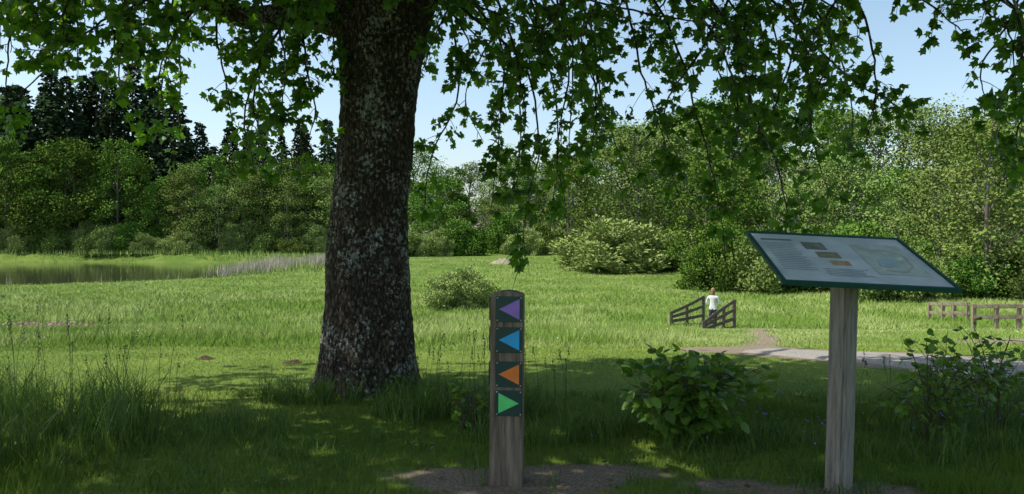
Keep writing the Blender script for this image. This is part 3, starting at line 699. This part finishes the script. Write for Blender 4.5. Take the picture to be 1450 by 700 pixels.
r=ramp(nt,nz.outputs[0],[(.3,(.48,.54,.52)),(.7,(.72,.76,.73))]); nt.links.new(r.outputs[0],p.inputs['Base Color']); p.inputs['Roughness'].default_value=.3
bm_box('print',0,0,-.004,Wd-2*fw,Dp-2*fw,.008,pm,bo,bevel=0)
def sheet(nm,u0,v0,u1,v1,mat,z=.002): return poly(nm,[(u0,v0,z),(u1,v0,z),(u1,v1,z),(u0,v1,z)],mat,bo)
ph1=simple('photo_meadow',(.08,.16,.05),(.36,.28,.14),scale=14,rough=.3,bump=0,spec=.5); ph2=simple('photo_pond',(.05,.08,.10),(.30,.30,.16),scale=16,rough=.3,bump=0,spec=.5)
ph3=simple('photo_flower',(.45,.18,.06),(.5,.5,.2),scale=18,rough=.3,bump=0,spec=.5); ink=simple('ink',(.12,.17,.15),(.25,.3,.27),scale=40,rough=.3,bump=0)
mapm=simple('trail_map',(.38,.48,.37),(.60,.66,.56),scale=7,rough=.3,bump=0,spec=.5); lake=simple('map_lake',(.33,.46,.48),(.42,.54,.56),scale=7,rough=.3,bump=0); trail=simple('map_trail',(.5,.3,.2),(.55,.38,.25),rough=.3,bump=0)
sheet('photo_top',-.20,.14,-.06,.27,ph2); sheet('photo_mid',-.16,.0,-.02,.10,ph1); sheet('photo_low',-.12,-.12,.0,-.045,ph3)
sheet('trail_map',.12,-.24,.44,.27,mapm)
poly('map_lake',[(.18,-.1,.004),(.22,-.12,.004),(.29,-.10,.004),(.31,-.02,.004),(.26,.03,.004),(.2,.0,.004)],lake,bo)
tp=[(.15,.2),(.24,.15),(.32,.18),(.40,.08),(.38,-.1),(.30,-.2),(.18,-.18)]
for a_,b_ in zip(tp[:-1],tp[1:]):
    dx,dy=b_[0]-a_[0],b_[1]-a_[1]; l_=math.hypot(dx,dy); ox,oy=-dy/l_*.003,dx/l_*.003
    poly('map_trail',[(a_[0]-ox,a_[1]-oy,.006),(b_[0]-ox,b_[1]-oy,.006),(b_[0]+ox,b_[1]+oy,.006),(a_[0]+ox,a_[1]+oy,.006)],trail,bo)
sheet('title',-.45,.28,-.25,.31,ink)
for i in range(16):
    v=.23-.03*i; sheet('text_line',-.45,v,-.45+R.uniform(.17,.22),v+.006,ink)
for i in range(5): sheet('text_line',-.2,-.19-.025*i,-.2+R.uniform(.22,.28),-.184-.025*i,ink)
top=ctr+Nn*(-.03)
beam('pole',(2.045,4.99,-.35),(2.10,5.02,float(top[2])-.02),.125,.125,polem,ib,bevel=.01)
beam('bracket',tuple(ctr+U*-.25+Nn*-.042),tuple(ctr+U*.25+Nn*-.042),.05,.03,frame,ib)
beam('bracket_2',tuple(ctr+Vd*-.22+Nn*-.06),tuple(ctr+Vd*.22+Nn*-.06),.05,.02,frame,ib)

# ------------------------------------------------------------------ FOOTBRIDGE
dark=simple('bridge_wood',(.06,.048,.038),(.17,.14,.11),scale=7,stretch=(2,2,2),rough=.85,bump=.3)
fb=empty('wooden_footbridge')
def bx(px,d): return (px-725)/1128*d
def rail(pxs,tops,bots,ds,tag):
    pts=[]
    for i,(px,tp,bt,d) in enumerate(zip(pxs,tops,bots,ds)):
        x=bx(px,d); zt=EYE-(tp-335)/1128*d; zb=EYE-(bt-335)/1128*d
        beam(f'{tag}_post_{i}',(x,d,zb-.3),(x,d,zt+.05),.12,.12,dark,fb); pts.append((x,d,zt,zb))
    for a,b in zip(pts[:-1],pts[1:]):
        for k,fr in enumerate((0,.26,.52,.78)):
            beam(f'{tag}_rail_{k}',(a[0],a[1]-.08,a[2]*(1-fr)+a[3]*fr),(b[0],b[1]-.08,b[2]*(1-fr)+b[3]*fr),.035,.13,dark,fb)
rail([951,973,996],[443,433,421],[466,468,470],[33.2,33.8,34.4],'left')
rail([997,1011,1025,1040],[457,446,436,426],[476,476,475,474],[31.2,31.5,31.8,32.1],'right')
DZ=EYE-(472-335)/1128*33
for i in range(14):
    t=i/13; a=np.array([bx(955,33.2),33.2]); b=np.array([bx(1000,34.4),34.4]); c=np.array([bx(1001,31.2),31.2]); d=np.array([bx(1042,32.),32.])
    p0=a*(1-t)+b*t; p1=c*(1-t)+d*t
    beam(f'deck_plank_{i}',(p0[0],p0[1],DZ),(p1[0],p1[1],DZ),.2,.05,dark,fb)
beam('stringer_l',(bx(955,33.2),33.2,DZ-.12),(bx(1000,34.4),34.4,DZ-.12),.12,.18,dark,fb); beam('stringer_r',(bx(1001,31.2),31.2,DZ-.12),(bx(1042,32),32,DZ-.12),.12,.18,dark,fb)

# ------------------------------------------------------------------ FENCE
fwood=simple('fence_wood',(.17,.135,.095),(.34,.28,.20),scale=7,rough=.85,bump=.3)
for pxs,ds,tp in [([1317,1336,1352,1371],[37,36.4,36,35.6],430),([1380,1412,1444,1480,1516],[30.5,30.2,30,29.6,29.2],433)]:
    fe=empty('wooden_fence'); pr=None
    for i,(px,d) in enumerate(zip(pxs,ds)):
        x=bx(px,d); zg=float(ground_z(x,d)); zt=EYE-(tp-335)/1128*d
        beam(f'post_{i}',(x,d,zg-.3),(x,d,zt+.06),.14,.12,fwood,fe)
        if pr is not None:
            for k,o_ in enumerate((.02,.42)): beam(f'rail_{k}',(pr[0]-.05,pr[1]-.08,pr[2]-o_),(x+.05,d-.08,zt-o_),.05,.15,fwood,fe)
        pr=(x,d,zt)

# ------------------------------------------------------------------ PERSON on the bridge
def person(loc, rz, sc_=1.):
    e=empty('person',loc)
    skin=simple('skin',(.5,.32,.24),(.58,.38,.29),scale=10,bump=0); shirt=simple('white_shirt',(.68,.68,.66),(.8,.8,.78),scale=12,bump=.1); trou=simple('dark_trousers',(.03,.035,.05),(.06,.065,.085),scale=12,bump=.1); hair=simple('blonde_hair',(.20,.12,.06),(.34,.23,.12),scale=40,bump=.3); shoe=simple('shoe',(.04,.03,.03),(.08,.07,.06),bump=0)
    J=[((0,0,.95),.135,.105),((0,0,1.12),.13,.10),((0,.0,1.30),.165,.115),((0,-.01,1.43),.13,.09),((0,-.01,1.50),.055,.055),((0,.01,1.56),.05,.052),
       ((.09,0,.88),.095,.10),((.10,.03,.50),.06,.065),((.10,-.02,.10),.04,.045),((.11,.10,.04),.04,.03),
       ((-.09,0,.88),.095,.10),((-.10,-.02,.50),.06,.065),((-.12,-.06,.10),.04,.045),((-.13,.06,.04),.04,.03),
       ((.19,-.01,1.41),.062,.062),((.27,.04,1.15),.046,.046),((.20,.24,1.06),.03,.03),
       ((-.19,-.01,1.41),.062,.062),((-.27,.03,1.15),.046,.046),((-.18,.24,1.08),.03,.03)]
    E=[(0,1),(1,2),(2,3),(3,4),(4,5),(0,6),(6,7),(7,8),(8,9),(0,10),(10,11),(11,12),(12,13),(3,14),(14,15),(15,16),(3,17),(17,18),(18,19)]
    def skin_mesh(J,E,sub=2):
        me=bpy.data.meshes.new('sk'); me.from_pydata([j[0] for j in J],E,[]); o=bpy.data.objects.new('sk',me); sc.collection.objects.link(o)
        o.modifiers.new('s','SKIN'); sv=me.skin_vertices[0].data
        for v,j in zip(sv,J): v.radius=(j[1],j[2])
        sv[0].use_root=True
        m=o.modifiers.new('u','SUBSURF'); m.levels=sub; m.render_levels=sub
        dg=bpy.context.evaluated_depsgraph_get(); dg.update(); r_=bpy.data.meshes.new_from_object(o.evaluated_get(dg)); bpy.data.objects.remove(o); return r_
    b=skin_mesh(J,E); b.materials.clear()
    for m in (shirt,trou,skin,shoe): b.materials.append(m)
    for p_ in b.polygons:
        c=p_.center; i=0
        if c.z<.93 and abs(c.x)<.2: i=1
        if c.z<.075: i=3
        if c.z>1.475: i=2
        if c.y>.12 and .9<c.z<1.3: i=2
        p_.material_index=i; p_.use_smooth=True
    obj('body',b,e)
    for s in (1,-1):
        hx=.20 if s==1 else -.18; hz=1.06 if s==1 else 1.08
        J=[((hx,.235,hz),.024,.02),((hx,.30,hz-.005),.036,.015)]; E2=[(0,1)]
        for k in range(4):
            o_=-.027+.018*k; L=(.062,.072,.068,.054)[k]
            J+= [((hx+o_,.335,hz-.005),.009,.009),((hx+o_,.335+L*.55,hz-.012),.0085,.0085),((hx+o_,.335+L*.85,hz-.04),.007,.007)]
            b0=2+3*k; E2+=[(1,b0),(b0,b0+1),(b0+1,b0+2)]
        J+=[((hx-s*.045,.28,hz),.010,.010),((hx-s*.062,.315,hz-.02),.0085,.0085)]; E2+=[(0,14),(14,15)]
        hm=skin_mesh(J,E2,1); hm.materials.clear(); hm.materials.append(skin); obj('hand',hm,e)
    bm=bmesh.new(); bmesh.ops.create_uvsphere(bm,u_segments=32,v_segments=24,radius=1)
    for v in bm.verts:
        x,y,z=v.co; w=.078*(1-.22*max(0,-z)); yy=y*.098; 
        if y>.55 and abs(x)<.22 and -.3<z<.15: yy+=.022*(1-abs(x)/.22)*(1-abs(z+.12)/.3 if abs(z+.12)<.3 else 0)
        if y>.5 and .05<z<.28 and .2<abs(x)<.55: yy-=.008
        if y>.6 and abs(x)<.35 and -.55<z<-.42: yy+=.006
        v.co=(x*w,yy+.02,1.665+z*.122)
    hm=bpy.data.meshes.new('head'); bm.to_mesh(hm); bm.free(); hm.materials.append(skin); 
    for p_ in hm.polygons:p_.use_smooth=True
    obj('head',hm,e)
    dk=simple('eye_dark',(.02,.02,.02),(.04,.03,.03),bump=0); lip=simple('lips',(.35,.12,.1),(.4,.15,.12),bump=0)
    for nm,cx,cy,cz,sx,sy,sz,mt in (('eye_l',.03,.105,1.672,.012,.006,.008,dk),('eye_r',-.03,.105,1.672,.012,.006,.008,dk),('mouth',0,.108,1.605,.024,.006,.007,lip),('ear_l',.078,.015,1.665,.012,.022,.032,skin),('ear_r',-.078,.015,1.665,.012,.022,.032,skin)):
        bm=bmesh.new(); bmesh.ops.create_uvsphere(bm,u_segments=12,v_segments=8,radius=1)
        for v in bm.verts: v.co=(cx+v.co.x*sx,cy+v.co.y*sy,cz+v.co.z*sz)
        m_=bpy.data.meshes.new(nm); bm.to_mesh(m_); bm.free(); m_.materials.append(mt); obj(nm,m_,e)
    bm=bmesh.new(); bmesh.ops.create_uvsphere(bm,u_segments=28,v_segments=20,radius=1)
    dele=[]
    for v in bm.verts:
        x,y,z=v.co
        if y>.45 and z<.35: dele.append(v)
        v.co=(x*.09*(1+.08*math.sin(y*20)),y*.108+.008,1.675+(z*.128 if z>0 else z*.24))
    bmesh.ops.delete(bm,geom=dele,context='VERTS'); m_=bpy.data.meshes.new('hair'); bm.to_mesh(m_); bm.free(); m_.materials.append(hair); o=obj('hair',m_,e); o.modifiers.new('s','SOLIDIFY').thickness=.01
    e.rotation_euler=(0,0,rz); e.scale=(sc_,)*3
person((bx(1010,33),33,DZ+.03),math.radians(-30),1.03)

# ------------------------------------------------------------------ LIGHT / WORLD / CAMERA
w=bpy.data.worlds.new('World'); sc.world=w; w.use_nodes=True; nt=w.node_tree
sky=nt.nodes.new('ShaderNodeTexSky'); sky.sky_type='NISHITA'; sky.sun_disc=False; sky.sun_elevation=EL; sky.sun_rotation=AZ%(2*math.pi)
sky.air_density=1.0; sky.dust_density=1.4; sky.ozone_density=1.0
hs=nt.nodes.new('ShaderNodeHueSaturation'); hs.inputs['Value'].default_value=1.32; hs.inputs['Saturation'].default_value=.92; hs.inputs['Hue'].default_value=.488
bg=nt.nodes['Background']; bg.inputs[1].default_value=.15; nt.links.new(sky.outputs[0],hs.inputs['Color']); nt.links.new(hs.outputs[0],bg.inputs[0])
sl=bpy.data.lights.new('sun','SUN'); sl.energy=5; sl.angle=math.radians(.53); sl.color=(1,.95,.86)
so=link(bpy.data.objects.new('sun',sl)); so.rotation_mode='QUATERNION'; so.rotation_quaternion=Vector(SUN).to_track_quat('Z','Y'); so.location=(-20,20,30)
cam=bpy.data.cameras.new('camera'); cam.lens=28; cam.sensor_width=36; cam.clip_end=3000; cam.clip_start=.05
co=link(bpy.data.objects.new('camera',cam)); co.location=(0,0,EYE); co.rotation_euler=(math.radians(90-.76),0,0); sc.camera=co
sc.view_settings.view_transform='Standard'; sc.view_settings.look='None'; sc.view_settings.exposure=0
